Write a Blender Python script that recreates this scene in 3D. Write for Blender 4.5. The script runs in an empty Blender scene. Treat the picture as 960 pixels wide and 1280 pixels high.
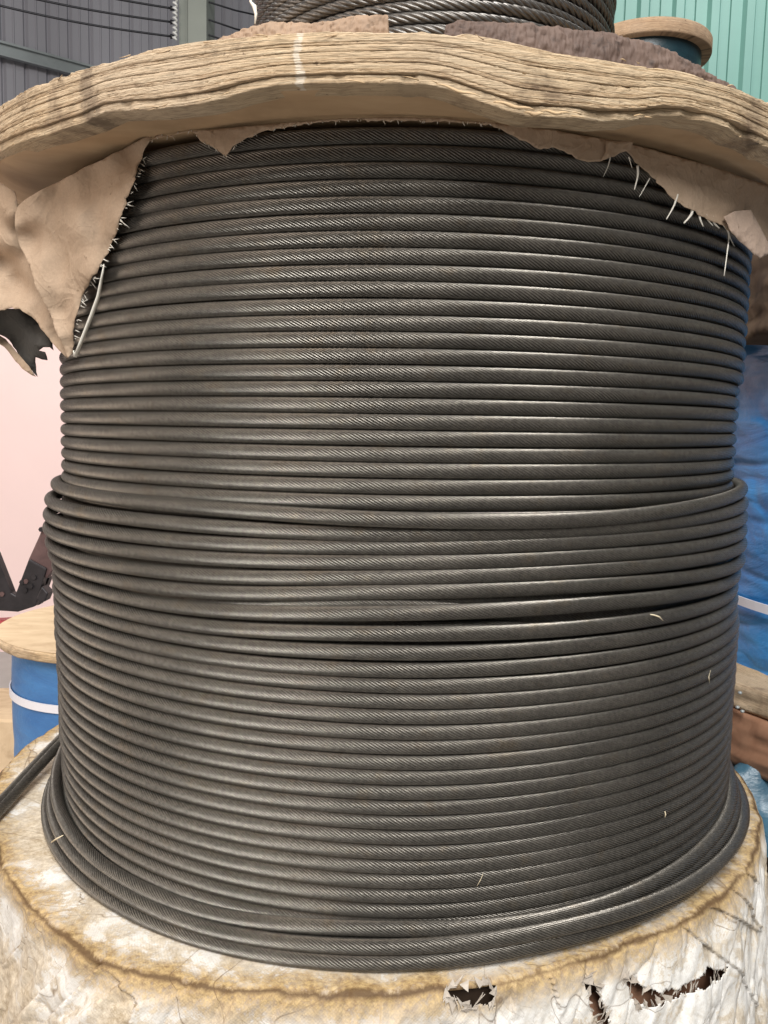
import bpy, math, random
import numpy as np
from mathutils import Vector, Matrix
from mathutils.geometry import delaunay_2d_cdt
random.seed(7); rng = np.random.default_rng(11)
S = bpy.context.scene
COL = S.collection
H = 1.45                      # eye height above the workshop floor
# ---------------------------------------------------------------- camera
F = 1045.0; PIT = .105; ROLL = .022
cam = bpy.data.objects.new('camera', bpy.data.cameras.new('camera')); COL.objects.link(cam)
cam.data.sensor_fit = 'VERTICAL'; cam.data.sensor_height = 24.0; cam.data.lens = F / 1280 * 24.0
cam.data.clip_start = .02; cam.data.clip_end = 100
cam.matrix_world = Matrix.Translation((0, 0, H)) @ Matrix.Rotation(math.pi/2 - PIT, 4, 'X') @ Matrix.Rotation(ROLL, 4, 'Z')
S.camera = cam
# ---------------------------------------------------------------- light
w = bpy.data.worlds.new('World'); S.world = w; w.use_nodes = True
bg = w.node_tree.nodes['Background']; bg.inputs[0].default_value = (.93, .96, .98, 1); bg.inputs[1].default_value = .14
def area(name, loc, target, sx, sy, power, color):
    l = bpy.data.lights.new(name, 'AREA'); l.shape = 'RECTANGLE'; l.size = sx; l.size_y = sy
    l.energy = power; l.color = color
    o = bpy.data.objects.new(name, l); COL.objects.link(o); o.location = loc
    d = Vector(target) - Vector(loc); o.rotation_euler = d.to_track_quat('-Z', 'Y').to_euler()
    return o
area('skylight_lamp', (.12, -1.95, H + 2.9), (.05, .9, H - .1), 1.6, 2.7, 350, (1.0, .99, .97))
area('left_bay_lamp', (-4.2, -.2, H + 1.2), (0, 1.2, H - .1), 3.2, 3.0, 125, (1.0, .85, .73))
area('pink_wall_fill', (-1.5, 2.2, H + 3.0), (-2.8, 4.6, H - .3), 1.2, 1.2, 78, (1.0, .95, .92))  # added fill light to brighten the pink wall, no fixture there
area('teal_wall_fill', (3.0, 2.5, H + 5.0), (3.4, 6.0, H + 1.5), 2.0, 2.0, 150, (1.0, 1.0, .98))  # added fill light aimed at the teal wall
S.view_settings.view_transform = 'Standard'; S.view_settings.look = 'None'
S.view_settings.exposure = 0; S.view_settings.gamma = 1
S.render.engine = 'CYCLES'

# ---------------------------------------------------------------- geometry of the place (eye-height coordinates, y forward)
R0 = .45; D = 1.224; CX = .0169
def ray(px, py):
    a, b = px - 480, py - 640
    cr, sr = math.cos(ROLL), math.sin(ROLL)
    x = (a*cr + b*sr)/F; y = (-a*sr + b*cr)/F
    c, s = math.cos(PIT), math.sin(PIT)
    return np.array([x, c - y*s, -s - y*c])
def on_z(px, py, z):
    d = ray(px, py); return d*(z/d[2])
def on_y(px, py, Y):
    d = ray(px, py); return d*(Y/d[1])
def on_cyl(px, py, r, cx=CX, cy=D):
    d = ray(px, py)
    a = d[0]**2 + d[1]**2; b = -2*(d[0]*cx + d[1]*cy); c = cx*cx + cy*cy - r*r
    disc = max(b*b - 4*a*c, 0)
    return d*((-b - math.sqrt(disc))/(2*a))
def phi_z(px, py, r):
    P = on_cyl(px, py, r); return math.degrees(math.atan2(P[0]-CX, D-P[1])), P[2]

# ---------------------------------------------------------------- helpers
def tag(o, label=None, cat=None, group=None, kind=None):
    if label: o['label'] = label
    if cat: o['category'] = cat
    if group: o['group'] = group
    if kind: o['kind'] = kind
    return o
def empty(name, loc, label, cat, group=None):
    o = bpy.data.objects.new(name, None); COL.objects.link(o); o.location = loc
    o.empty_display_size = .1
    return tag(o, label, cat, group)
def link(name, me, mat, parent=None, loc=None):
    o = bpy.data.objects.new(name, me); COL.objects.link(o)
    if mat and not me.materials: me.materials.append(mat)
    if parent: 
        o.parent = parent
        o.matrix_parent_inverse = Matrix.Translation(parent.location).inverted()
    if loc is not None: o.location = loc
    return o
def mesh(name, V, Fc, uv=None, smooth=True):
    """V (n,3) world points, Fc (m,k) faces with k = 3 or 4, uv (n,2) per vertex"""
    me = bpy.data.meshes.new(name)
    V = np.asarray(V, dtype=np.float32); Fc = np.asarray(Fc, dtype=np.int32)
    k = Fc.shape[1]; m = len(Fc)
    me.vertices.add(len(V)); me.vertices.foreach_set('co', V.ravel())
    me.loops.add(m*k); me.loops.foreach_set('vertex_index', Fc.ravel())
    me.polygons.add(m); me.polygons.foreach_set('loop_start', np.arange(0, m*k, k, dtype=np.int32))
    me.polygons.foreach_set('use_smooth', np.full(m, smooth, dtype=bool))
    if uv is not None:
        l = me.uv_layers.new(name='UVMap'); l.data.foreach_set('uv', np.asarray(uv, dtype=np.float32)[Fc.ravel()].ravel())
    me.update(calc_edges=True); me.validate()
    return me
def grid_faces(nr, nc, wrap=False):
    r = np.arange(nr-1)[:, None]; c = np.arange(nc if wrap else nc-1)[None, :]
    a = r*nc + c; b = r*nc + (c+1) % nc
    return np.stack([a, b, b+nc, a+nc], -1).reshape(-1, 4)
def noise1(n, seed, octs=((6, 1), (17, .5), (41, .25))):
    """smooth 1-D noise over n samples, each octave given as (knots, amplitude)"""
    g = np.random.default_rng(seed); t = np.linspace(0, 1, n); o = np.zeros(n)
    for k, a in octs:
        y = g.uniform(-1, 1, k+3); x = t*k; i = x.astype(int); f = x - i; f = f*f*(3-2*f)
        o += a*(y[i]*(1-f) + y[i+1]*f)
    return o
def noise2(u, v, seed, octs=4, gain=.5):
    """value noise on arrays u, v"""
    out = np.zeros_like(u, dtype=float); a = 1.
    for k in range(octs):
        x = u*2**k + 31.7*k + seed; y = v*2**k + 17.3*k
        xi = np.floor(x).astype(np.int64); yi = np.floor(y).astype(np.int64)
        fx = x-xi; fy = y-yi; fx = fx*fx*(3-2*fx); fy = fy*fy*(3-2*fy)
        def h(i, j):
            n = (i*374761393 + j*668265263 + seed*1442695) & 0x7fffffff
            n = ((n ^ (n >> 13))*1274126177) & 0x7fffffff
            return ((n ^ (n >> 16)) & 0xffff)/32767.5 - 1
        out += a*((h(xi, yi)*(1-fx)+h(xi+1, yi)*fx)*(1-fy) + (h(xi, yi+1)*(1-fx)+h(xi+1, yi+1)*fx)*fy)
        a *= gain
    return out
def hermite(x, xs, ys):
    xs = np.array(xs, float); ys = np.array(ys, float)
    m = np.gradient(ys, xs)
    i = np.clip(np.searchsorted(xs, x) - 1, 0, len(xs)-2)
    h = xs[i+1]-xs[i]; t = (x-xs[i])/h
    return (2*t**3-3*t**2+1)*ys[i] + (t**3-2*t**2+t)*h*m[i] + (-2*t**3+3*t**2)*ys[i+1] + (t**3-t**2)*h*m[i+1]
def tube(path, rad, nseg=8, lobes=0, depth=.1, pitch=1., caps=True, flat=None):
    P = np.asarray(path, float); n = len(P)
    T = np.gradient(P, axis=0); T /= np.linalg.norm(T, axis=1)[:, None]
    up = np.array([0, 0, 1.]) if abs(T[0][2]) < .9 else np.array([1., 0, 0])
    A = np.cross(T, up); A /= np.linalg.norm(A, axis=1)[:, None]; B = np.cross(A, T)
    s = np.concatenate([[0], np.cumsum(np.linalg.norm(np.diff(P, axis=0), axis=1))])
    rad = np.broadcast_to(np.asarray(rad, float), (n,))
    th = np.linspace(0, 2*math.pi, nseg, endpoint=False)[None, :] + (2*math.pi*s/pitch)[:, None]*(1 if lobes else 0)
    rr = rad[:, None]*np.ones_like(th)
    if lobes:
        q = (np.arange(nseg) % (nseg//lobes))/(nseg//lobes)
        rr = rr*(1 - depth*(1-np.sqrt(np.clip(1-(2*q-1)**2, 0, 1)))[None, :])
    V = P[:, None, :] + rr[..., None]*(np.cos(th)[..., None]*A[:, None, :] + np.sin(th)[..., None]*B[:, None, :])
    V = V.reshape(-1, 3); Fq = grid_faces(n, nseg, True)
    if caps:
        c0 = len(V); V = np.vstack([V, P[0], P[-1]])
        e0 = [[c0, (j+1) % nseg, j, j] for j in range(nseg)]; b = (n-1)*nseg
        e1 = [[c0+1, b+j, b+(j+1) % nseg, b+(j+1) % nseg] for j in range(nseg)]
        tri = [[f[0], f[1], f[2]] for f in e0] + [[f[0], f[1], f[2]] for f in e1]
        quad2 = np.concatenate([Fq[:, [0, 1, 2]], Fq[:, [0, 2, 3]]]); Fq = np.vstack([quad2, tri])
    return V, Fq
def merge(parts):
    Vs, Fs, o = [], [], 0
    for V, f in parts:
        V = np.asarray(V, float); f = np.asarray(f)
        if f.shape[1] == 4: f = np.concatenate([f[:, [0, 1, 2]], f[:, [0, 2, 3]]])
        Vs.append(V); Fs.append(f + o); o += len(V)
    return np.vstack(Vs), np.vstack(Fs)
def up(V): 
    V = np.array(V, float); V[..., 2] += H; return V
def bevel(o, wd, seg=2):
    m = o.modifiers.new('bevel', 'BEVEL'); m.width = wd; m.segments = seg; m.limit_method = 'ANGLE'; return o
def extrude_poly(pts, depth_vec):
    """closed plate from an ordered outline of 3-D points"""
    P = np.array(pts, float); n = len(P); d = np.array(depth_vec, float)
    c2 = [Vector((p[0], p[2])) for p in P]
    r = delaunay_2d_cdt(c2, [], [list(range(n))], 1, 1e-6)
    f = [list(t) for t in r[2]]
    V = np.vstack([P, P+d]); Fs = []
    for t in f:
        Fs.append(t); Fs.append([t[0]+n, t[2]+n, t[1]+n])
    for i in range(n):
        j = (i+1) % n; Fs += [[i, j, j+n], [i, j+n, i+n]]
    return V, np.array(Fs)

# ---------------------------------------------------------------- materials
class NT:
    def __init__(s, name):
        s.m = bpy.data.materials.new(name); s.m.use_nodes = True
        s.t = s.m.node_tree; s.b = s.t.nodes['Principled BSDF']
    def n(s, typ, **kw):
        nd = s.t.nodes.new(typ)
        for k, v in kw.items():
            if k.startswith('_'): setattr(nd, k[1:], v)
            else: nd.inputs[k.replace('__', ' ')].default_value = v
        return nd
    def l(s, a, b): s.t.links.new(a, b)
    def coords(s, kind='Object', scale=(1, 1, 1), rot=(0, 0, 0)):
        tc = s.n('ShaderNodeTexCoord'); mp = s.n('ShaderNodeMapping'); mp.inputs['Scale'].default_value = scale
        mp.inputs['Rotation'].default_value = rot
        s.l(tc.outputs[kind], mp.inputs[0]); return mp.outputs[0]
    def noise(s, vec, scale, detail=4, rough=.55, dist=0):
        nd = s.n('ShaderNodeTexNoise'); nd.inputs['Scale'].default_value = scale; nd.inputs['Detail'].default_value = detail
        nd.inputs['Roughness'].default_value = rough; nd.inputs['Distortion'].default_value = dist
        s.l(vec, nd.inputs['Vector']); return nd.outputs['Fac']
    def ramp(s, fac, stops, interp='LINEAR'):
        nd = s.n('ShaderNodeValToRGB'); cr = nd.color_ramp; cr.interpolation = interp
        while len(cr.elements) < len(stops): cr.elements.new(.5)
        for e, (p, c) in zip(cr.elements, stops):
            e.position = p; e.color = (c[0], c[1], c[2], 1) if hasattr(c, '__len__') else (c, c, c, 1)
        s.l(fac, nd.inputs[0]); return nd.outputs[0]
    def mix(s, fac, a, b, mode='MIX'):
        nd = s.n('ShaderNodeMix'); nd.data_type = 'RGBA'; nd.blend_type = mode
        for v, i in ((fac, 0), (a, 6), (b, 7)):
            if hasattr(v, 'is_linked'): s.l(v, nd.inputs[i])
            elif i == 0: nd.inputs[0].default_value = v
            else: nd.inputs[i].default_value = (*v, 1)
        return nd.outputs[2]
    def math(s, op, a, b=0.):
        nd = s.n('ShaderNodeMath'); nd.operation = op
        for v, i in ((a, 0), (b, 1)):
            if hasattr(v, 'is_linked'): s.l(v, nd.inputs[i])
            else: nd.inputs[i].default_value = v
        return nd.outputs[0]
    def bump(s, h, strength=.3, dist=.001):
        nd = s.n('ShaderNodeBump'); nd.inputs['Strength'].default_value = strength; nd.inputs['Distance'].default_value = dist
        s.l(h, nd.inputs['Height']); s.l(nd.outputs[0], s.b.inputs['Normal']); return nd
    def set(s, color=None, rough=None, metal=None, spec=None):
        for v, k in ((color, 'Base Color'), (rough, 'Roughness'), (metal, 'Metallic'), (spec, 'Specular IOR Level')):
            if v is None: continue
            if hasattr(v, 'is_linked'): s.l(v, s.b.inputs[k])
            elif k == 'Base Color': s.b.inputs[k].default_value = (*v, 1)
            else: s.b.inputs[k].default_value = v
        return s.m

def mat_steel(name, c0, c1, metal=.8, r0=.34, r1=.5):
    t = NT(name); v = t.n('ShaderNodeNewGeometry').outputs['Position']
    n1 = t.noise(v, 9, 5, .6); n2 = t.noise(v, 260, 3, .6); n3 = t.noise(v, 38, 4, .65)
    base = t.mix(t.ramp(n1, [(.3, 0), (.72, 1)]), c0, c1)
    oil = t.ramp(n3, [(.56, 0), (.76, .5)])
    base = t.mix(oil, base, (c1[0]*.95, c1[1]*.8, c1[2]*.6))
    grime = t.ramp(n2, [(.32, .66), (.68, 1.15)])
    base = t.mix(1., base, grime, 'MULTIPLY')
    t.bump(n2, .2, .0006)
    return t.set(base, t.ramp(n1, [(.3, r0), (.7, r1)]), metal)
M_ROPE = mat_steel('greasy_steel_rope', (.138, .127, .111), (.190, .173, .150), .76, .31, .40)
M_ROPE2 = mat_steel('dark_stranded_rope', (.10, .092, .085), (.16, .148, .135), .7, .3, .45)

def mat_wood_rim(name, tone=(1, 1, 1), dark=.5, sx=9, sy=520, marks=False):
    t = NT(name); uv = t.coords('UV', (1, 1, 1)); ob = t.coords()
    tc = t.n('ShaderNodeTexCoord'); mp = t.n('ShaderNodeMapping'); mp.inputs['Scale'].default_value = (sx, sy, 1); t.l(tc.outputs['UV'], mp.inputs[0])
    g = t.noise(mp.outputs[0], 1.0, 6, .62, .6)
    mp2 = t.n('ShaderNodeMapping'); mp2.inputs['Scale'].default_value = (60, 1500, 1); t.l(tc.outputs['UV'], mp2.inputs[0])
    g2 = t.noise(mp2.outputs[0], 1.0, 4, .6, .3)
    c = t.ramp(g, [(.25, (.26*tone[0], .165*tone[1], .09*tone[2])), (.40, (.54*tone[0], .40*tone[1], .25*tone[2])),
                   (.6, (.68*tone[0], .545*tone[1], .37*tone[2])), (.8, (.76*tone[0], .65*tone[1], .48*tone[2]))])
    fine = t.ramp(g2, [(.34, .32), (.48, .9), (.8, 1.2)])
    lg = t.noise(ob, 3.1, 3, .5); c = t.mix(t.ramp(lg, [(.42, 0), (.62, .55)]), c, t.mix(.5, c, (.42, .37, .33)))
    c = t.mix(.8, c, fine, 'MULTIPLY')
    st = t.noise(ob, 13, 6, .68, .5)
    c = t.mix(t.ramp(st, [(.52, 0), (.68, dark)]), c, (.13, .085, .055))
    sp = t.noise(ob, 190, 3, .5)
    c = t.mix(t.ramp(sp, [(.68, 0), (.76, .7)]), c, (.09, .05, .03))
    if marks:
        sep = t.n('ShaderNodeSeparateXYZ'); t.l(tc.outputs['UV'], sep.inputs[0]); nz = t.noise(ob, 160, 4, .7); nm = t.noise(ob, 30, 4, .6)
        for px_, wdt, colr, am in ((372, .004, (.74, .70, .62), .45), (108, .014, (.12, .085, .06), .6), (520, .02, (.40, .30, .2), .4)):
            u0 = math.radians(phi_z(px_, 80, RF)[0])*RF
            d_ = t.math('ABSOLUTE', t.math('ADD', t.math('SUBTRACT', sep.outputs[0], u0), t.math('MULTIPLY', t.math('SUBTRACT', nm, .5), .03)))
            m_ = t.math('ADD', t.math('MULTIPLY', d_, -1/wdt), t.math('ADD', t.math('MULTIPLY', nz, 1.7), .35)); c = t.mix(t.ramp(m_, [(.3, 0), (.75, am)]), c, colr)
    t.bump(t.math('ADD', t.math('MULTIPLY', g, .7), t.math('MULTIPLY', g2, .7)), .9, .0018)
    return t.set(c, .78, 0, .25)
RF = .535
M_RIM = mat_wood_rim('weathered_ply_edge', (.84, .81, .79), .75, 14, 950, True)
M_RIM_B = mat_wood_rim('weathered_end_grain_ply', (.72, .67, .63), .85, 60, 700, True)
M_RIM3 = mat_wood_rim('brown_smooth_ply_edge', (.70, .60, .55), .2)
M_RIM2 = mat_wood_rim('dusty_ply_edge', (.95, .88, .8), .6)

def mat_ply_face(name, c0, c1, stain=(.07, .045, .025), amt=.55, sc=7):
    t = NT(name); v = t.coords('Object', (1, 1, 1)); vs = t.coords('Object', (2, 5, 2))
    a = t.noise(vs, 6, 5, .6, .5); b = t.noise(v, sc, 5, .62, .3); d = t.noise(v, 3.2, 3, .5)
    c = t.mix(t.ramp(a, [(.3, 0), (.7, 1)]), c0, c1)
    c = t.mix(t.ramp(b, [(.55, 0), (.75, amt)]), c, stain)
    c = t.mix(t.ramp(d, [(.4, .0), (.8, .35)]), c, (c1[0]*.8, c1[1]*.75, c1[2]*.7))
    t.bump(a, .25, .001)
    return t.set(c, .7, 0, .3)
M_UNDER = mat_ply_face('smooth_brown_underside', (.40, .265, .15), (.50, .345, .205), (.16, .09, .045), .5, 6)
M_PLYTOP = mat_ply_face('pale_ply_face', (.55, .40, .25), (.68, .52, .34), (.25, .15, .08), .5, 9)
M_DARKWOOD = mat_ply_face('old_dark_wood', (.06, .04, .028), (.13, .085, .055), (.02, .015, .01), .8, 14)
M_REDWOOD = mat_ply_face('reddish_wood', (.22, .105, .06), (.33, .18, .11), (.07, .04, .025), .7, 14)

def mat_paper(name, c0, c1, rough=.85):
    t = NT(name); v = t.coords()
    a = t.noise(v, 14, 5, .6, .6); f = t.noise(v, 420, 3, .6); b = t.noise(v, 9, 4, .6, .8)
    c = t.mix(t.ramp(a, [(.35, 0), (.7, 1)]), c0, c1)
    st = t.math('ADD', t.math('MULTIPLY', b, .75), t.math('MULTIPLY', f, .25))
    c = t.mix(t.ramp(st, [(.60, 0), (.70, .35)]), c, (c0[0]*.5, c0[1]*.45, c0[2]*.4))
    sp = t.noise(v, 95, 3, .5); c = t.mix(t.ramp(sp, [(.70, 0), (.76, .6)]), c, (.12, .08, .04))
    c = t.mix(.4, c, t.ramp(f, [(.3, .72), (.7, 1.08)]), 'MULTIPLY')
    h = None
    for sc, k in ((6, 1.), (15, .5), (38, .22)):
        n = t.noise(v, sc, 2, .5, .8); r = t.math('MULTIPLY', t.ramp(t.math('ABSOLUTE', t.math('SUBTRACT', n, .5)), [(0, 1), (.07, 0)]), k); h = r if h is None else t.math('ADD', h, r)
    t.bump(t.math('ADD', t.math('MULTIPLY', a, 1.6), t.math('ADD', t.math('MULTIPLY', f, .12), h)), .6, .0022)
    return t.set(c, rough, 0, .2)
M_PAPER = mat_paper('kraft_paper', (.36, .26, .18), (.43, .32, .23))
M_PAPER_BACK = mat_paper('dark_paper_backing', (.055, .052, .048), (.085, .08, .072))
M_FIBRE = NT('torn_fibre').set((.72, .68, .6), .8, 0, .2)

def mat_sheet():
    t = NT('stained_woven_sheet'); ob = t.coords()
    tc = t.n('ShaderNodeTexCoord'); sep = t.n('ShaderNodeSeparateXYZ'); t.l(tc.outputs['UV'], sep.inputs[0])
    at = t.n('ShaderNodeAttribute'); at.attribute_name = 'fold_tone'; crease = at.outputs['Fac']
    vv = sep.outputs[1]                             # metres outward from the rubbed rim
    big = t.noise(ob, 8, 5, .62, .4); mid = t.noise(ob, 28, 6, .7, .6); fine = t.noise(ob, 170, 5, .72); tiny = t.noise(ob, 520, 3, .7)
    A = lambda *v: v[0] if len(v) == 1 else t.math('ADD', v[0], A(*v[1:]))
    M = lambda a, b: t.math('MULTIPLY', a, b)
    grain = A(M(mid, .45), M(fine, .40), M(tiny, .15))
    c = t.mix(t.ramp(grain, [(.40, 0), (.62, 1)]), (.58, .54, .48), (.82, .81, .79))
    tanv = A(M(big, .50), M(mid, .16), M(grain, .50), M(t.math('LESS_THAN', vv, -.004), .022), M(t.math('LESS_THAN', sep.outputs[0], math.radians(phi_z(475, 1250, .53)[0])*.53), .028), -.012)
    tan = t.ramp(tanv, [(.558, 0), (.590, .7), (.69, .95)])
    c = t.mix(tan, c, t.mix(t.ramp(fine, [(.35, 0), (.65, 1)]), (.30, .215, .12), (.60, .51, .38)))
    dd = t.math('ABSOLUTE', A(vv, M(t.math('SUBTRACT', mid, .5), .05)))
    bandv = A(M(dd, -14.0), grain)
    band = t.ramp(bandv, [(.02, 0), (.20, .55), (.42, .95)])
    c = t.mix(band, c, t.mix(t.ramp(fine, [(.35, 0), (.62, 1)]), (.20, .115, .045), (.50, .35, .16)))
    core = t.ramp(A(M(t.math('SUBTRACT', big, .5), 1.3), M(t.math('ABSOLUTE', A(vv, M(t.math('SUBTRACT', mid, .5), .022))), -60.), grain), [(.10, 0), (.42, .9)])
    c = t.mix(core, c, (.085, .045, .018))
    lines = None
    for sc, wd, am, g in ((4.0, .004, .7, 5), (9, .004, .35, 9)):
        n = t.noise(ob, sc, 3, .6, 1.2); r = t.math('ABSOLUTE', t.math('SUBTRACT', n, .5))
        r = t.ramp(r, [(0, am), (wd*.5, am*.6), (wd, 0)])
        r = t.mix(1., r, t.ramp(A(M(t.noise(ob, g, 3, .5), .7), M(fine, .3)), [(.46, 0), (.56, 1)]), 'MULTIPLY')
        lines = r if lines is None else t.mix(1., lines, r, 'LIGHTEN')
    c = t.mix(lines, c, (.13, .075, .035))
    cf = t.ramp(A(M(crease, .9), M(t.math('SUBTRACT', fine, .5), .9)), [(.35, 0), (.75, .9)])
    c = t.mix(cf, c, (.17, .11, .06))
    sp = t.ramp(fine, [(.66, 0), (.70, .8)]); c = t.mix(t.mix(1., sp, t.ramp(mid, [(.48, 0), (.58, 1)]), 'MULTIPLY'), c, (.12, .07, .035))
    wv = []
    for ax in (0, 1):
        m = t.n('ShaderNodeMath'); m.operation = 'SINE'; t.l(M(sep.outputs[ax], 2*math.pi/.0036), m.inputs[0]); wv.append(m.outputs[0])
    weave = M(wv[0], wv[1])
    t.bump(A(M(weave, .05), M(mid, .5), M(fine, .45), M(lines, -.35)), .6, .0025)
    return t.set(c, .66, 0, .3)
M_SHEET = mat_sheet()

def mat_tarp(name, c0, c1, c2):
    t = NT(name); v = t.coords('Object', (1, 1, 2.2)); a = t.noise(v, 6, 5, .65, .7); b = t.noise(v, 30, 5, .6, .5)
    c = t.mix(t.ramp(a, [(.35, 0), (.62, 1)]), c0, c1)
    c = t.mix(t.ramp(b, [(.6, 0), (.8, .5)]), c, c2)
    t.bump(t.math('ADD', t.math('MULTIPLY', a, 1.5), t.math('MULTIPLY', b, .4)), .35, .009)
    return t.set(c, .38, 0, .5)
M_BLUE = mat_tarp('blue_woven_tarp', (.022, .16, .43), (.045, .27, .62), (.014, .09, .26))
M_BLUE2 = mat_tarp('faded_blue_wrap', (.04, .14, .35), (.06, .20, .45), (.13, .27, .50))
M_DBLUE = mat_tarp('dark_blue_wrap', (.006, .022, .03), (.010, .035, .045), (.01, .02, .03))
M_STRAP = NT('white_strap').set((.72, .70, .74), .5)
def mat_plain(name, c, rough=.6, metal=0, var=.25, sc=9, bump=.15):
    t = NT(name); v = t.coords(); a = t.noise(v, sc, 5, .62, .2)
    k = t.ramp(a, [(.3, 1-var), (.7, 1+var*.3)])
    col = t.mix(1., c, k, 'MULTIPLY'); t.bump(a, bump, .003)
    return t.set(col, rough, metal)
M_PINK = mat_plain('pale_pink_paint', (.84, .64, .61), .7, 0, .05, 1.3)
M_GREY = mat_plain('grey_cladding_paint', (.38, .37, .40), .5, 0, .1, .7)
M_TEAL = mat_plain('teal_cladding_paint', (.21, .42, .365), .45, 0, .12, 1.1)
M_GALV = mat_plain('galvanised_purlin', (.34, .37, .37), .45, .3, .2, 3)
M_COLUMN = mat_plain('grey_green_column_paint', (.27, .29, .255), .5, 0, .12, 2)
M_BLACK = mat_plain('black_machine_steel', (.035, .03, .032), .45, .4, .4, 22, .3)
M_RUST = mat_plain('rusty_machine_steel', (.13, .075, .07), .55, .3, .4, 22, .3)
M_RED = mat_plain('red_machine_paint', (.45, .05, .06), .45, 0, .2, 8)
M_WIRE = mat_plain('black_wire', (.03, .03, .035), .5, .4)
M_WHITE = mat_plain('white_insulator', (.75, .75, .72), .4)
M_FLOOR = mat_plain('concrete_floor', (.40, .38, .36), .7, 0, .3, 1.2)
M_CRUST = mat_ply_face('dirty_purple_brown_wood', (.07, .045, .036), (.16, .108, .085), (.02, .014, .012), .9, 90)
M_CRUST2 = mat_ply_face('dirty_tan_wood', (.20, .13, .085), (.34, .235, .16), (.06, .04, .025), .8, 60)
M_STRAW = NT('dry_straw').set((.68, .58, .40), .7)

# ================================================================ SETTING
def slab(name, x0, x1, y0, y1, z, mat):
    V = [(x0, y0, z), (x1, y0, z), (x1, y1, z), (x0, y1, z)]
    o = link(name, mesh(name, V, [[0, 1, 2, 3]], smooth=False), mat); tag(o, kind='structure'); return o
slab('floor', -14, 14, -6, 16, 0, M_FLOOR)
def wall_profile(name, P0, direc, length, z0, z1, mat, period, prof, thick=.05):
    """sheet metal wall: prof is a list of (fraction of period, depth)"""
    d = np.array([direc[0], direc[1], 0.]); d /= np.linalg.norm(d); nrm = np.array([d[1], -d[0], 0.])
    xs, ds = [], []
    for i in range(int(length/period)+1):
        for f, q in prof: xs.append((i+f)*period); ds.append(q)
    xs = np.array(xs); ds = np.array(ds)
    base = np.array([P0[0], P0[1], 0.]) + xs[:, None]*d + ds[:, None]*nrm
    lo = base.copy(); lo[:, 2] = z0; hi = base.copy(); hi[:, 2] = z1
    n = len(xs); V = np.vstack([lo, hi, lo - nrm*thick, hi - nrm*thick])
    Fs = [[i, i+1, n+i+1, n+i] for i in range(n-1)] + [[2*n+i+1, 2*n+i, 3*n+i, 3*n+i+1] for i in range(n-1)] + [[n+i, n+i+1, 3*n+i+1, 3*n+i] for i in range(n-1)]
    return link(name, mesh(name, V, Fs, smooth=False), mat)
# grey cladding running away to the right
az = math.radians(-24.6); C0 = np.array([9*math.sin(az), 9*math.cos(az)])
gd = np.array([.80, .60])
grey = wall_profile('cladding_wall', C0 - gd*3.0, gd, 9.5, 1.2+H, H+7.5, M_GREY, .205,
    [(0, 0), (.10, -.030), (.14, -.030), (.24, 0), (.52, 0), (.56, .010), (.60, .010), (.64, 0)])
tag(grey, 'grey ribbed sheet metal wall behind the wires at top left', 'wall')
# purlin on the grey wall
pa, pb = on_y(-40, 48, 7.55), None
def beam(name, A, B, h, d, mat):
    A = np.array(A); B = np.array(B); t = (B-A)/np.linalg.norm(B-A); n = np.array([t[1], -t[0], 0]); n /= np.linalg.norm(n)
    u = np.array([0, 0, 1.])
    prof = [(-h/2, 0), (h/2, 0), (h/2, d), (h/2-.02, d), (h/2-.02, .01), (-h/2+.02, .01), (-h/2+.02, d), (-h/2, d)]
    V = [P + u*a + n*b for P in (A, B) for a, b in prof]; k = len(prof)
    Fs = [[i, (i+1) % k, k+(i+1) % k, k+i] for i in range(k)]
    return mesh(name, up(V), Fs, smooth=False)
def wall_pt(px, py, off=.0):
    d = ray(px, py); nrm = np.array([gd[1], -gd[0]]); c = C0 + nrm*off
    t = (nrm @ c)/(nrm @ d[:2]); return d*t
A = wall_pt(0, 62, .12); B = wall_pt(118, 84, .12); zc = A[2]; dr = (B-A); dr[2] = 0; dr /= np.linalg.norm(dr)
o = link('purlin', beam('purlin', A - dr*2.2 - [0, 0, 0], A + dr*6, .13, .05, M_GALV), M_GALV)
tag(o, 'galvanised steel purlin crossing the grey ribbed wall', 'beam')
# pink wall below, nearer
pk = slab('pink_wall', 0, 1, 0, 1, 0, M_PINK); bpy.data.objects.remove(pk)
V = [(-6.5, 4.6, 0), (1.2, 5.4, 0), (1.2, 5.4, H+1.25), (-6.5, 4.6, H+1.25), (-6.5, 4.75, 0), (1.2, 5.55, 0), (1.2, 5.55, H+1.25), (-6.5, 4.75, H+1.25)]
o = link('pink_wall', mesh('pink_wall', V, [[0, 1, 2, 3], [5, 4, 7, 6], [3, 2, 6, 7], [0, 3, 7, 4], [1, 5, 6, 2]], smooth=False), M_PINK)
tag(o, 'low pale pink wall at the left behind the machine arm', 'wall')
# teal cladding on the right
teal = wall_profile('teal_wall', (1.35, 6.1), (1, 0), 8.0, 0, H+6.5, M_TEAL, .243,
    [(0, 0), (.30, 0), (.38, .035), (.60, .035), (.68, 0), (.93, 0), (.95, -.014), (.97, -.014), (.985, 0)])
tag(teal, 'pale teal ribbed sheet metal wall at top right', 'wall')
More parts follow.
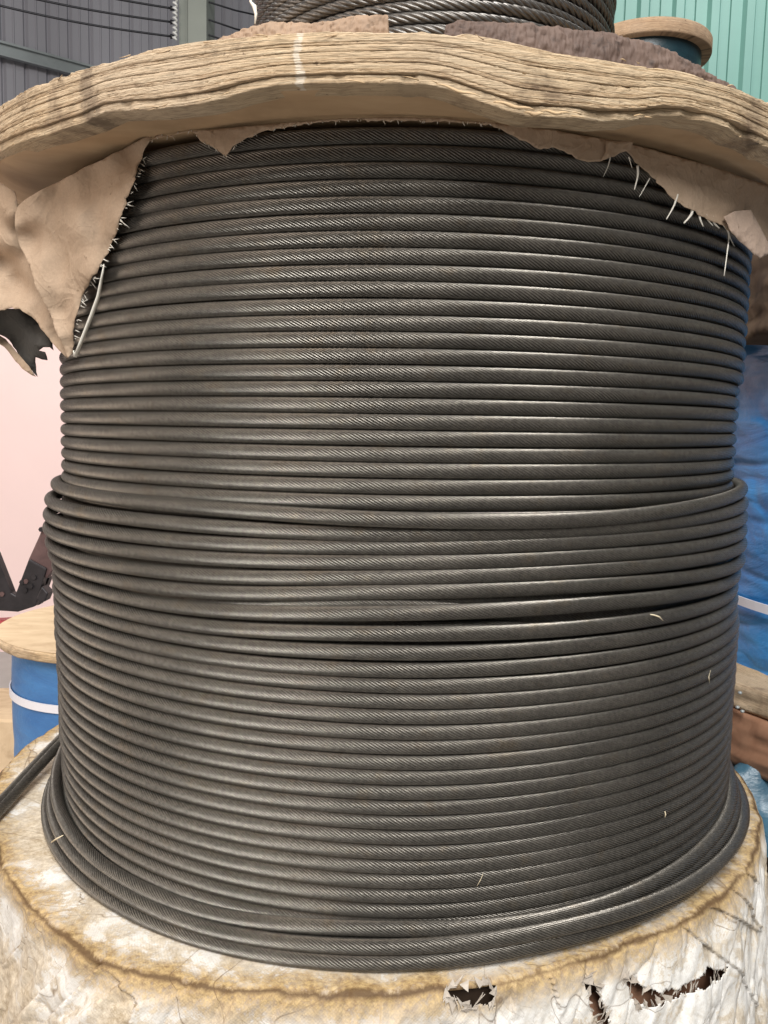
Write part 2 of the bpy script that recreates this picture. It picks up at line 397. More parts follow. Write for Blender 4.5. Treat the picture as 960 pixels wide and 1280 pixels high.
# column and wires
cA = on_y(222, 20, 6.6); cB = on_y(258, 20, 6.6)
x0, x1 = cA[0], cB[0]; wdt = x1-x0
prof = [(x0, 6.6), (x0, 6.66), (x0+wdt*.34, 6.66), (x0+wdt*.34, 6.60), (x1, 6.60), (x1, 6.9), (x0, 6.9)]
prof = [(x0, 6.64), (x0+wdt*.30, 6.64), (x0+wdt*.36, 6.60), (x1, 6.60), (x1, 6.9), (x0, 6.9)]
V = [(a, b, z) for z in (0, H+6) for a, b in prof]; k = len(prof)
o = link('steel_column', mesh('steel_column', V, [[i, (i+1) % k, k+(i+1) % k, k+i] for i in range(k)], smooth=False), M_COLUMN)
tag(o, 'grey green steel column standing before the ribbed wall', 'column')
wires = [((-60, -8), (218, 46)), ((-60, -27), (218, 28)), ((-60, -52), (218, 11))]
whichw = ['lowest black wire running left from the column', 'middle black wire running left from the column', 'top black wire running left from the column']
for (a, b), lb in zip(wires, whichw):
    A = on_y(*a, 6.0); B = on_y(*b, 6.55)
    t = np.linspace(0, 1, 24)[:, None]; P = A*(1-t)+B*t; P[:, 2] -= .03*np.sin(math.pi*t[:, 0])
    V, f = tube(up(P), .0075, 6); o = link('wire', mesh('wire', V, f), M_WIRE)
    tag(o, lb, 'wire', 'black wires before the ribbed wall')
    V, f = tube(up([P[-1] + (P[-2]-P[-1])*.45, P[-1]]), [.018, .012], 7); link('clamp', mesh('clamp', V, f), M_WIRE, o)
for (a, b), lb in zip([((256, 1), (330, 21)), ((256, 23), (330, 45)), ((256, 42), (330, 64))],
                  ['top short black wire to the right of the column', 'middle short black wire to the right of the column', 'lowest short black wire to the right of the column']):
    A = on_y(*a, 6.65); B = on_y(*b, 7.1); V, f = tube(up([A, (A+B)/2 + [0, 0, -.01], B]), .0065, 6)
    o = link('wire', mesh('wire', V, f), M_WIRE); tag(o, lb, 'wire', 'black wires before the ribbed wall')
t = np.linspace(0, 1, 160); A = on_y(219, -6, 6.5); B = on_y(218.5, 50, 6.5)
P = A*(1-t[:, None]) + B*t[:, None]; P[:, 0] += .012*np.cos(t*2*math.pi*9); P[:, 1] += .012*np.sin(t*2*math.pi*9)
V, f = tube(up(P), .0085, 6); o = link('insulator_coil', mesh('insulator_coil', V, f), M_WHITE)
tag(o, 'white coiled insulator spring hanging beside the column', 'insulator')

# ================================================================ MAIN ROPE
A_R = .00745; PITCH = .073; NL = 16
def rope_mesh(name, kphi, kr, kz, phase, jit=None, fine=(-104, 104), a=A_R, seg_per=13):
    """kphi degrees / kr outer radius / kz centre height; one turn back to back"""
    rad = math.pi/180
    L = (fine[1]-fine[0])*rad*.46; nf = int(L/PITCH*seg_per)
    ph = np.concatenate([np.linspace(-180, fine[0], 26)[:-1], np.linspace(fine[0], fine[1], nf), np.linspace(fine[1], 180, 26)[1:]])
    if kphi[0] > -180 or kphi[-1] < 180: ph = ph[(ph >= kphi[0]) & (ph <= kphi[-1])]
    r = hermite(ph, kphi, kr) - a; z = hermite(ph, kphi, kz)
    if jit:
        r = r + np.interp(ph, np.linspace(-180, 180, 60), noise1(60, jit, ((7, 1), (19, .5)))*.00045)
        z = z + np.interp(ph, np.linspace(-180, 180, 60), noise1(60, jit+500, ((5, 1), (13, .5)))*.00035*np.sin(np.linspace(0, math.pi, 60)))
    p = ph*rad
    Pc = np.stack([CX + r*np.sin(p), D - r*np.cos(p), z + H], -1)
    T = np.gradient(Pc, axis=0); T /= np.linalg.norm(T, axis=1)[:, None]
    N = np.stack([np.sin(p), -np.cos(p), 0*p], -1); N -= (N*T).sum(1)[:, None]*T; N /= np.linalg.norm(N, axis=1)[:, None]
    B = np.cross(N, T); B *= np.sign(B[len(B)//2, 2])
    s = np.concatenate([[0], np.cumsum(np.linalg.norm(np.diff(Pc, axis=0), axis=1))])
    q = np.array([0, .10, .34, .66, .90]); prof = np.array([-.30, -.13, -.005, -.005, -.13])
    k = np.arange(NL*5); th0 = 2*math.pi*(k//5 + q[k % 5])/NL
    g = np.random.default_rng(int(phase*1000)+3)
    lob = 1 + .012*g.uniform(-1, 1, NL)[k//5]
    th = th0[None, :] + phase - (2*math.pi*s/PITCH)[:, None]
    rr = a*(1.012 + prof[k % 5])*lob
    V = Pc[:, None, :] + (rr[None, :]*np.cos(th))[..., None]*N[:, None, :] + (rr[None, :]*np.sin(th))[..., None]*B[:, None, :]
    return mesh(name, V.reshape(-1, 3), grid_faces(len(ph), NL*5, True))
rope = empty('steel_rope', (CX, D, H-.5), 'long grey compacted steel wire rope wound in neat rows between the wooden flanges', 'wire rope')
def wrap(me, dz=0, rot=0): 
    o = link('rope_wrap', me, M_ROPE, rope); o.location = Vector((0, 0, dz)); return o
SP = .01487
kup = [-180, -100, -66, -25, 0, 25, 66, 100, 180]
def helix(z0, k=kup, p=SP): return [z0 + p*f/360 for f in k]
rup_hi = [.458, .458, .458, .4575, .4575, .458, .4605, .460, .458]
rup_lo = [.458, .458, .458, .4575, .4575, .4572, .4562, .457, .458]
vars_hi = [rope_mesh('rope_wrap', kup, rup_hi, helix(0), rng.uniform(0, 6.28), 20+i) for i in range(5)]
vars_lo = [rope_mesh('rope_wrap', kup, rup_lo, helix(0), rng.uniform(0, 6.28), 40+i) for i in range(3)]
for n in range(23):
    me = vars_hi[(n*3) % 5] if n < 14 else vars_lo[(n*2) % 3]
    wrap(me, .2549 - SP*n + random.uniform(-.0002, .0002))
for n in range(23, 40):           # the covered inner layer goes on below
    wrap(vars_lo[n % 3], .2549 - SP*n)
# transition where the outer layer starts: (phi -66, -24, -2, 19, 66)
kt = [-180, -110, -66, -24, -2, 19, 66, 110, 180]
T_ = [  # rL r260 r480 r700 rR      zL z260 z480 z700 zR
 ((.4711, .4665, .4690, .4700, .4735), (-.0844, -.0846, -.0870, -.0867, -.0705)),
 ((.4785, .4670, .4620, .4640, .4755), (-.1035, -.1020, -.1018, -.0988, -.0890)),
 ((.4810, .4670, .4610, .4640, .4760), (-.1220, -.1185, -.1146, -.1103, -.1055)),
 ((.4816, .4670, .4620, .4640, .4765), (-.1390, -.1336, -.1282, -.1241, -.1220)),
 ((.4792, .4675, .4630, .4645, .4770), (-.1570, -.1502, -.1419, -.1378, -.1390)),
 ((.4757, .4680, .4640, .4650, .4760), (-.1710, -.1667, -.1559, -.1525, -.1590)),
 ((.4600, .4610, .4600, .4590, .4600), (-.1790, -.1757, -.1670, -.1817, -.1720)),
 ((.4720, .4690, .4700, .4710, .4725), (-.1870, -.1841, -.1748, -.1699, -.1770)),
 ((.4715, .4690, .4715, .4725, .4700), (-.2020, -.2003, -.1934, -.1919, -.1945)),
 ((.4712, .4685, .4705, .4705, .4710), (-.2170, -.2156, -.2117, -.2097, -.2105)),
 ((.4708, .4680, .4690, .4695, .4720), (-.2315, -.2312, -.2287, -.2265, -.2260)),
]
for i, (rs, zs) in enumerate(T_):
    kr = [.468, .470, *rs, .470, .468]; zb = (zs[0]+zs[-1])/2
    kz = [zb-.0076, zs[0]-.003, *zs, zs[-1]+.003, zb+.0076]
    wrap(rope_mesh('rope_wrap', kt, kr, kz, rng.uniform(0, 6.28), 70+i))
# lower regular rows
SL = .01483
def rlow(z):
    f = min(max((z+.25)/-.23, 0), 1)
    L = .4705*(1-f) + .4635*f
    return [.469, .470, L, .4685, .469, .4695, .4740, .471, .469]
for j in range(18):
    z = -.2436 - SL*j
    if j % 3 == 0: ms = rope_mesh('rope_wrap', kup, rlow(z-SL), helix(0, kup, SL), rng.uniform(0, 6.28), 100+j); others = ms
    if j in (4, 9, 13): ms = rope_mesh('rope_wrap', kup, rlow(z), helix(0, kup, SL), rng.uniform(0, 6.28), 100+j)
    wrap(ms, z + random.uniform(-.00025, .00025))
# three loose coils lying on the bottom flange
kb = [-180, -120, -90, -66, -42, -24, -2, 19, 40, 66, 90, 120, 180]
coils = [
 ([.472]*6 + [.472, .476, .484, .4905, .484, .474, .472], [-.497]*6 + [-.4965, -.492, -.482, -.4745, -.480, -.490, -.497]),
 ([.472, .472, .476, .4794, .480, .480, .478, .481, .483, .486, .480, .474, .472], [-.478, -.452, -.462, -.4785, -.4900, -.4895, -.4800, -.4795, -.4735, -.4610, -.452, -.462, -.478]),
 ([.487, .484, .484, .4846, .4875, .489, .4880, .4925, .499, .5015, .496, .488, .487], [-.495, -.492, -.494, -.4975, -.4985, -.4995, -.4925, -.4840, -.4830, -.4855, -.488, -.492, -.495]),
 ([.489, .487, .4885, .4907, .4925, .492, .4925, .490, .489, .490, .488, .487, .489], [-.5060, -.5060, -.5070, -.5090, -.5115, -.5115, -.5060, -.4995, -.4995, -.5035, -.5045, -.5045, -.5060]),
]
for i, (kr, kz) in enumerate(coils):
    wrap(rope_mesh('rope_wrap', kb, kr, kz, rng.uniform(0, 6.28), None))
# loose rope end leaving to the left across the flange
tp = [on_cyl(100, 905, .50)+[0, .12, 0], on_z(88, 912, -.478), on_z(62, 938, -.488), on_z(30, 972, -.498), on_z(0, 1004, -.5035), on_z(-40, 1042, -.5045), on_z(-90, 1085, -.5045)]
tp = np.array(tp[1:]); tt = np.linspace(0, len(tp)-1, 120)
P = np.stack([hermite(tt, range(len(tp)), tp[:, k]) for k in range(3)], -1)
P2 = P + np.linspace(0, 1, len(P))[:, None]*np.array([[.004, -.016, -.0005]]) + np.array([[.004, -.011, -.002]])
V, f = tube(up(P2), A_R, 80, 16, .3, -PITCH); link('rope_end', mesh('rope_end', V, f), M_ROPE, rope)
V, f = tube(up(P), A_R*1.05, 80, 16, .3, -PITCH)
o = link('rope_end', mesh('rope_end', V, f), M_ROPE, rope); o['label'] = 'loose rope end leaving across the flange'

# ================================================================ WOODEN REEL
reel = empty('wooden_reel', (CX, D, H-.52), 'big wooden cable reel with ragged pale plywood top flange holding the grey rope', 'cable reel')
# core drum
ph = np.linspace(-math.pi, math.pi, 97)[:-1]
def ring_pts(r, z): return np.stack([CX + r*np.sin(ph), D - r*np.cos(ph), 0*ph + z + H], -1)
V = np.vstack([ring_pts(.432, -.52), ring_pts(.432, .27)]); link('core', mesh('core', V, grid_faces(2, 96, True)), M_DARKWOOD, reel)
RF = .535
bot = [(-30, 205), (0, 189), (60, 168), (100, 153), (128, 139), (190, 136), (250, 128), (300, 114), (345, 104), (400, 102), (480, 102), (530, 103), (560, 109), (600, 124), (640, 138), (662, 142), (700, 144), (760, 147), (800, 146), (830, 140), (860, 143), (900, 156), (930, 170), (960, 184), (1000, 205)]
top = [(-30, 150), (0, 131), (40, 107), (100, 84), (150, 67), (200, 56), (250, 48), (300, 43), (350, 39), (400, 36), (480, 33), (530, 33), (580, 37), (620, 44), (660, 53), (700, 62), (760, 70), (800, 77), (850, 85), (900, 100), (940, 116), (975, 133), (1010, 155)]
def prof_fn(lst):
    a = [phi_z(x, y, RF) for x, y in lst]
    xs = [-180, -90, -64] + [q[0] for q in a] + [66, 90, 180]; z0, z1 = a[0][1], a[-1][1]
    zs = [a[0][1]]*3 + [q[1] for q in a] + [z1]*3
    xs, zs = zip(*sorted(zip(xs, zs)))
    return np.array(xs), np.array(zs)
bx, bz = prof_fn(bot); tx, tz = prof_fn(top)
def zbot(p): return np.interp(p, bx, bz)
def ztop(p): return np.interp(p, tx, tz)
flange = link('top_flange', mesh('top_flange', [(0, 0, 0)]*3, [[0, 1, 2]]), M_UNDER, reel)
# body of the flange: underside + top as one lathe with wavy outer part
pc = np.concatenate([np.linspace(-180, -75, 50)[:-1], np.linspace(-75, 75, 500), np.linspace(75, 180, 50)[1:-1]])
rows = []
for r, kind in ((.42, 'b'), (.455, 'b'), (.478, 'b'), (.49, 'm1'), (.505, 'm2'), (.518, 'm3'), (.524, 'e'), (.524, 't'), (.45, 't'), (.2, 't')):
    zb = zbot(pc); zt = ztop(pc); u = .268 + .0008*noise1(len(pc), 5, ((30, 1),))
    z = {'b': u, 'm1': u*.9+zb*.1, 'm2': u*.6+zb*.4, 'm3': u*.22+zb*.78, 'e': zb+.001, 't': np.maximum(zt-.003, .29)}[kind]
    a = np.radians(pc); rows.append(np.stack([CX + r*np.sin(a), D - r*np.cos(a), z + H], -1))
V = np.vstack(rows); me = mesh('top_flange', V, grid_faces(len(rows), len(pc), True)); me.materials.append(M_UNDER); flange.data = me
# plies of the rim, each its own ring with its own wobble
NP_ = 9
pp = np.concatenate([np.linspace(-180, -75, 40)[:-1], np.linspace(-75, 75, 1100), np.linspace(75, 180, 40)[1:-1]])
cuts = [0]; 
for i in range(NP_): cuts.append(cuts[-1] + [.17, .07, .13, .06, .15, .12, .06, .14, .10][i])
def rough_edge(i): 
    n = len(pp); return .00035*noise2(pp*.30, 0*pp+i*7.7, 13, 5, .62)
big = .004*noise2(pp*.06, 0*pp, 3, 3)
edge_w = [0*pp] + [.0004*noise2(pp*.08, 0*pp+i*3.1, 77, 3) for i in range(1, NP_)] + [0*pp]
for i in range(NP_):
    f0, f1 = cuts[i], cuts[i+1]; NR = 9
    zb, zt = zbot(pp), ztop(pp); z0 = zb + (zt-zb)*f0 + edge_w[i]; z1 = zb + (zt-zb)*f1 + edge_w[i+1]
    off = rough_edge(i) + big + (.0002 if i % 2 else -.0002)
    if i == NP_-1: off = off - .003 - .006*np.clip(noise2(pp*.35, 0*pp, 9, 4), 0, 1)
    if i == 0: off = off - .002 - .004*np.clip(noise2(pp*.3, 0*pp, 19, 4)-.1, 0, 1)
    rows = []; uvs = []
    a = np.radians(pp)
    rb = [(-.025, 0.)] + [(0, t) for t in np.linspace(0, 1, NR)] + [(-.025, 1.)]
    for dr, t in rb:
        z = z0 + (z1-z0)*(t*.992+.004)
        rnd = -.0006*(2*t-1)**8
        tex = .00028*noise2(pp*.30, z*1500, 21+i, 5, .65) + .00022*noise2(pp*3.0, z*2600, 33+i, 3, .7)
        crack = -.005*np.clip(noise2(pp*.10, z*1100, 91+i, 3, .5)-1.1, 0, .3)/.3
        r = RF + off + rnd + dr + (tex + crack if dr == 0 else 0)
        rows.append(np.stack([CX + r*np.sin(a), D - r*np.cos(a), z + H], -1)); uvs.append(np.stack([a*RF, z + dr + i*.31 + 0*a], -1))
    me = mesh('ply', np.vstack(rows), grid_faces(len(rows), len(pp), True), np.vstack(uvs))
    o = link('ply', me, M_RIM_B if i in (1, 3, 6) else M_RIM, flange)
    o.matrix_parent_inverse = Matrix.Identity(4)
# splinters lifted off the rim
parts = []
for (x, y, x2, y2, wd) in [(620, 128, 668, 138, .0028), (545, 105, 600, 121, .002), (655, 141, 680, 143, .003), (676, 139, 712, 142, .0022)]:
    A = on_cyl(x, y, RF+.004); B = on_cyl(x2, y2, RF+.006); n = 9
    t = np.linspace(0, 1, n)[:, None]; P = A*(1-t)+B*t; P[:, 2] += .0008*np.sin(t[:, 0]*9); 
    parts.append(tube(up(P), .6*wd*np.sin(np.linspace(.25, 2.9, n)), 5))
for k in range(55):
    p = random.uniform(-58, 58); zz = (ztop(p)-.0035 if random.random() < .6 else zbot(p)+.001) + random.uniform(-.002, .001)
    a = math.radians(p); r = RF + random.uniform(-.002, .003); L = random.uniform(.004, .016); da = L/RF*random.choice((-1, 1))
    A = np.array([CX + r*math.sin(a), D - r*math.cos(a), zz]); r2 = r + random.uniform(0, .003)
    B = np.array([CX + r2*math.sin(a+da), D - r2*math.cos(a+da), zz + random.uniform(-.003, .003)])
    parts.append(tube(up([A, (A+B)/2 + [0, 0, random.uniform(-.0008, .0008)], B]), [.0006, .0005, .0001], 4))
V, f = merge(parts); o = link('splinter', mesh('splinter', V, f), M_RIM2, reel); o['kind'] = 'stuff'
# bottom flange body under the sheet
V = []
for r, z in ((.2, -.516), (.478, -.524), (.482, -.527), (.482, -.565), (.2, -.565)): V.append(ring_pts(r, z))
link('bottom_flange', mesh('bottom_flange', np.vstack(V), grid_faces(5, 96, True)), M_DARKWOOD, reel)

# ================================================================ STAINED SHEET OVER THE BOTTOM FLANGE
ex = [-180, -120, -100, -85, -56, -42, -30, -19, -1, 12, 27, 45, 62, 90, 120, 180]
er = [.56, .575, .578, .572, .546, .545, .548, .534, .516, .508, .499, .506, .514, .530, .54, .56]
cols = np.concatenate([np.linspace(-180, -95, 60)[:-1], np.linspace(-95, 95, 1000), np.linspace(95, 180, 60)[1:]])
Re = hermite(cols, ex, er) + .0015*noise2(cols*.25, 0*cols, 4, 3)
svals = np.concatenate([np.linspace(-.085, -.016, 30), np.linspace(-.014, .016, 22), np.linspace(.018, .20, 110), np.linspace(.21, .62, 24)])
Cg, Sg = np.meshgrid(cols, svals); Rg = np.broadcast_to(Re, Cg.shape)
k = .010                                  # rounding radius of the rim
ang = np.clip((Sg + k)/(2*k), 0, 1)*math.pi/2*.93
flat = np.minimum(Sg, -k)
rr = Rg - k + (flat + k) + k*np.sin(ang)*1.0
zz = hermite(cols, [-180, -100, -45, -24, 0, 30, 180], [-.5135, -.5145, -.5185, -.5185, -.5135, -.512, -.5135])[None, :] - k*(1-np.cos(ang))
down = np.maximum(Sg - k, 0)
fold = noise2(Cg*.11 + .9*down*10, down*5, 51, 4, .55)
rr = rr + down*(.10) + down/(down+.03)*(.010*fold + .002*noise2(Cg*.3, down*20, 52, 3))
zz = zz - down*.985
# creases and crumples
wr = np.abs(noise2(Cg*.16 + Sg*6, Sg*5, 61, 2, .4)); wr2 = np.abs(noise2(Cg*.30 - Sg*18, Sg*14 + Cg*.05, 67, 2, .4))
amp = np.clip((Sg+.03)/.03, .15, 1)
crump = amp*(-.0026*np.exp(-wr*22) - .0010*np.exp(-wr2*20)) + .00022*noise2(Cg*1.6, Sg*150, 71, 3)
crump = crump + amp*.0020*(1 - 2.4*np.abs(noise2(Cg*.22 + Sg*9, Sg*13 + Cg*.04, 301, 3, .5)))*np.clip((Sg+.004)/.02, .12, 1)
topm = np.clip(1 - (Sg+.012)/.02, 0, 1)
rr = rr + crump*(1-topm); zz = zz + (crump + .0006*noise2(Cg*.4, Sg*30, 5, 3))*topm
# sharp folds, each a line (degrees round the rim, metres down) with a lip on one side
fold_tone = np.zeros_like(Sg)
def crease(pts, h=.003, w=.9, mask_top=True):
    global rr, fold_tone
    Q = [phi_z(x, y, .53) for x, y in pts]; Q = [(p, -.5235 - z) for p, z in Q]
    k_ = .0092
    best = np.full(Sg.shape, 9.); side = np.zeros(Sg.shape)
    for (p1, s1), (p2, s2) in zip(Q[:-1], Q[1:]):
        ax_, ay_ = p1*k_, s1; dx, dy = (p2-p1)*k_, s2-s1; L2 = dx*dx+dy*dy
        px_, py_ = Cg*k_-ax_, Sg-ay_; t_ = np.clip((px_*dx+py_*dy)/L2, 0, 1)
        qx, qy = px_-t_*dx, py_-t_*dy; d_ = np.hypot(qx, qy); m_ = d_ < best
        best = np.where(m_, d_, best); side = np.where(m_, np.sign(qx*dy - qy*dx), side)
    wob = 1.
    rr = rr + np.where(side > 0, h*np.exp(-(best/(.010*w))), -h*.7*np.exp(-(best/(.005*w)))*wob)*np.clip(Sg/.01, 0, 1)
    fold_tone = np.maximum(fold_tone, .85*np.exp(-best/.0014)*np.clip(.75 + .4*noise2(Cg*.3, Sg*25, 205, 3), 0, 1))  # mask that darkens the colour along each fold line
for pts, h in [([(122, 1160), (100, 1205), (40, 1285)], .004), ([(148, 1195), (112, 1240), (60, 1295)], .006), ([(170, 1222), (130, 1253), (100, 1264)], .003),
    ([(165, 1222), (190, 1246), (178, 1295)], .003), ([(262, 1232), (215, 1246), (165, 1248)], .002), ([(187, 1246), (182, 1280)], .002), ([(20, 1110), (6, 1170), (-20, 1230)], .003),
    ([(62, 1130), (45, 1180), (5, 1250)], .003), ([(300, 1246), (280, 1290)], .002), ([(420, 1248), (360, 1262), (330, 1300)], .002),
    ([(476, 1236), (475, 1262), (475, 1310)], .0025), ([(640, 1215), (655, 1250), (650, 1300)], .003), ([(690, 1212), (700, 1240), (712, 1290)], .004), ([(660, 1206), (735, 1215), (790, 1225)], .003),
    ([(770, 1200), (800, 1222)], .003), ([(870, 1155), (885, 1190), (908, 1210)], .0024), ([(925, 1105), (945, 1140), (962, 1180)], .0028), ([(900, 1150), (940, 1170), (990, 1190)], .003),
    ([(905, 1208), (935, 1235), (960, 1290)], .0026), ([(850, 1176), (838, 1195), (806, 1215)], .0025), ([(938, 1085), (960, 1120)], .003)]:
    crease(pts, h)
# the sheet is pushed down under the lowest coil
press = np.clip(((.498 - rr)/.01), 0, 1); zz = zz - .0005*press
a = np.radians(Cg)
Vs = np.stack([CX + rr*np.sin(a), D - rr*np.cos(a), zz + H], -1).reshape(-1, 3)
Fs = grid_faces(len(svals), len(cols))
uv = np.stack([a*.53, Sg], -1).reshape(-1, 2)
# torn holes
def inpoly(x, y, poly):
    c = np.zeros(len(x), bool); n = len(poly)
    for i in range(n):
        x1, y1 = poly[i]; x2, y2 = poly[(i+1) % n]
        m = ((y1 > y) != (y2 > y)); c ^= m & (x < (x2-x1)*(y-y1)/(y2-y1+1e-12) + x1)
    return c
cen = Vs[Fs].mean(1); pz = cen[:, 2]-H
def project(V):
    X, Y, Z = V[:, 0], V[:, 1], V[:, 2]-H
    c, s = math.cos(PIT), math.sin(PIT); dep = Y*c - Z*s; u_ = Z*c + Y*s; x = F*X/dep; y = -F*u_/dep
    cr, sr = math.cos(ROLL), math.sin(ROLL); return 480 + x*cr - y*sr, 640 + x*sr + y*cr
def torn(poly_px, seed):
    """outline on the sheet, in degrees round the rim and height"""
    P = [phi_z(x, y, .516) for x, y in poly_px]; Q = []
    for i in range(len(P)):
        A = np.array(P[i]); B = np.array(P[(i+1) % len(P)])
        for t in np.linspace(0, 1, 6)[:-1]: Q.append(A*(1-t)+B*t)
    g = np.random.default_rng(seed); Q = np.array(Q); Q[:, 0] += g.normal(0, .22, len(Q)); Q[:, 1] += g.normal(0, .0016, len(Q))
    return Q
H1 = torn([(557, 1238), (575, 1231), (612, 1230), (622, 1240), (619, 1262), (603, 1256), (588, 1266), (572, 1256), (560, 1252)], 1)
H2 = torn([(789, 1224), (806, 1238), (830, 1244), (850, 1241), (872, 1226), (886, 1213), (908, 1209), (900, 1222), (872, 1240), (848, 1252), (822, 1262), (802, 1266), (798, 1246)], 2)
H3 = torn([(738, 1232), (748, 1228), (756, 1246), (764, 1266), (770, 1290), (752, 1284), (744, 1262)], 3)
cphi = np.degrees(np.arctan2(cen[:, 0]-CX, D-cen[:, 1]))
mask = np.zeros(len(Fs), bool)
for Q in (H1, H2, H3): mask |= inpoly(cphi, pz, Q)
mask &= (cen[:, 1] < D) & (Sg.reshape(-1)[Fs[:, 0]] > .001)
cme = mesh('protective_sheet', Vs, Fs[~mask], uv)
at_ = cme.attributes.new('fold_tone', 'FLOAT', 'POINT'); at_.data.foreach_set('value', fold_tone.reshape(-1).astype(np.float32))
cover = link('protective_sheet', cme, M_SHEET)
tag(cover, 'dirty white woven sheet with brown grease stains and torn holes over the bottom flange', 'sheet')
sm = cover.modifiers.new('thickness', 'SOLIDIFY'); sm.thickness = .0007; sm.offset = -1
# lips curling out round the holes
M_LIP = mat_paper('torn_grey_sheet_lip', (.34, .29, .24), (.56, .50, .43), .6)
parts = []
for Q, seed in ((H1, 5), (H2, 6), (H3, 7)):
    g = np.random.default_rng(seed); n = len(Q); c = Q.mean(0)
    for i in range(n):
        for rep_ in range(1 + (i % 3 == 0)):
            if g.uniform() < .45: continue
            t_ = g.uniform(); q0 = Q[i]*(1-t_) + Q[(i+1) % n]*t_
            inw = (c-q0)/np.array([1, .0092]); inw = inw/np.linalg.norm(inw); tang = np.array([-inw[1], inw[0]])
            L = g.uniform(.1, 1)**2*.9; wd = g.uniform(.2, 1.1); lift = g.uniform(-.002, .005); P = []
            for u_, v_ in ((-1, -.12), (1, -.12), (.6, .35), (-.5, .4), (g.uniform(-.4, .4), 1)):
                d_ = tang*wd*u_*(1 if v_ < .5 else .6) + inw*L*v_; p = q0[0] + d_[0]; z = q0[1] + d_[1]*.0092; aa = math.radians(p)
                r_ = float(hermite(np.array([p]), ex, er)[0]) + (-.5135 - z)*.10 + .0015 + lift*max(v_, 0) + g.normal(0, .0006)
                P.append([CX + r_*math.sin(aa), D - r_*math.cos(aa), z + H])
            parts.append((np.array(P), np.array([[0, 1, 2], [0, 2, 3], [3, 2, 4]])))
V, f = merge(parts); o = link('torn_edge', mesh('torn_edge', V, f, smooth=False), M_LIP, cover); sm = o.modifiers.new('t', 'SOLIDIFY'); sm.thickness = .0005; o['kind'] = 'stuff'

# lower reel body under the sheet
low = empty('lower_reel', (CX, D, 0), 'reel hidden under the dirty white sheet, glimpsed as dark wood through the torn holes', 'cable reel')
V = np.vstack([ring_pts(r, z) for r, z in ((.2, -.572), (.487, -.572), (.487, -.70), (.42, -.70), (.42, -1.36), (.51, -1.36), (.51, -1.445), (.2, -1.445))])
link('drum', mesh('drum', V, grid_faces(8, 96, True)), M_REDWOOD, low)

# ================================================================ KRAFT PAPER LINING
paper = empty('paper_lining', (CX, D, H+.26), 'torn brown kraft paper lining hanging from under the top flange', 'paper')
def sheet_from_outline(name, outline, depth_fn, mat, step=9, bumpy=.0012, seed=1, jag=1.2, thick=.0005, sub=5, parent=paper):
    """outline traced on the photograph is laid on the hanging surface given by depth_fn -> 3-D point"""
    g = np.random.default_rng(seed); O = []
    n = len(outline)
    for i in range(n):
        x1, y1 = outline[i][:2]; x2, y2 = outline[(i+1) % n][:2]; L = math.hypot(x2-x1, y2-y1); m = max(1, int(L/sub))
        j = jag if (len(outline[i]) > 2 and outline[i][2]) else .0
        for t in range(m):
            q = t/m; O.append((x1+(x2-x1)*q + (g.normal(0, j) if t else 0), y1+(y2-y1)*q + (g.normal(0, j) if t else 0)))
    xs = [p[0] for p in O]; ys = [p[1] for p in O]
    X, Y = np.meshgrid(np.arange(min(xs)+step/2, max(xs), step), np.arange(min(ys)+step/2, max(ys), step))
    X = (X + g.uniform(-.25, .25, X.shape)*step).ravel(); Y = (Y + g.uniform(-.25, .25, Y.shape)*step).ravel()
    inside = inpoly(X, Y, O)
    pts = [Vector(p) for p in O] + [Vector((x, y)) for x, y, i in zip(X, Y, inside) if i]
    r = delaunay_2d_cdt(pts, [], [list(range(len(O)))], 1, 1e-4)
    P = np.array([[v.x, v.y] for v in r[0]]); f = np.array([list(t) for t in r[2] if len(t) == 3])
    V = np.array([depth_fn(x, y) for x, y in P])
    # wrinkles, moved along the surface's outward direction
    outd = np.stack([V[:, 0]-CX, V[:, 1]-D, 0*V[:, 0]], -1); outd /= np.linalg.norm(outd, axis=1)[:, None]
    rd = 1 - 2.2*np.abs(noise2(P[:, 0]/38 + P[:, 1]/160, P[:, 1]/95 - P[:, 0]/300, seed+40, 3, .5))
    V = V + outd*(bumpy*(.35*noise2(P[:, 0]/60, P[:, 1]/80, seed, 3, .5) + .55*rd))[:, None]
    o = link(name, mesh(name, up(V), f), mat, parent)
    s = o.modifiers.new('t', 'SOLIDIFY'); s.thickness = thick; s.offset = -1
    return o
def lerp_depth(ctrl):
    C = np.array(ctrl, float)
    def fn(x, y):
        d2 = (C[:, 0]-x)**2 + (C[:, 1]-y)**2 + 60; wgt = 1/d2**1.5
        Yv = (wgt*C[:, 2]).sum()/wgt.sum(); return on_y(x, y, Yv)
    return fn
def strip_depth(x, y):
    r = .4625 + max(0, (x-640)/320)*.020 + max(0, (y-180)/130)*.004 if x > 640 else .4625 + max(0, (230-x)/40)*.001
    return on_cyl(x, y, r)
topl = [(186, 176), (240, 164), (320, 157), (400, 150), (480, 146.5), (560, 148), (640, 156), (700, 164), (760, 175), (800, 183), (860, 200), (900, 212), (935, 224), (962, 232)]
lowl = [(925, 298), (915, 290), (905, 282), (890, 277), (875, 270), (862, 262), (850, 254), (838, 246), (830, 236), (815, 222), (805, 213), (797, 206), (788, 194), (783, 189), (775, 191),
        (762, 197), (750, 202), (735, 203), (720, 198), (705, 188), (690, 184), (675, 187), (665, 182), (655, 176), (640, 169), (625, 161), (612, 155), (590, 153.5), (560, 152.5), (500, 151), (440, 150.5), (400, 153), (380, 154), (360, 158),
        (345, 161), (330, 164), (310, 172), (297, 180), (288, 189), (282, 196), (275, 190), (262, 182), (250, 176), (245, 168), (238, 163), (222, 166), (215, 172), (200, 168), (190, 176)]
right_end = [(1000, 262), (985, 330), (960, 316), (952, 322), (945, 318), (935, 311)]
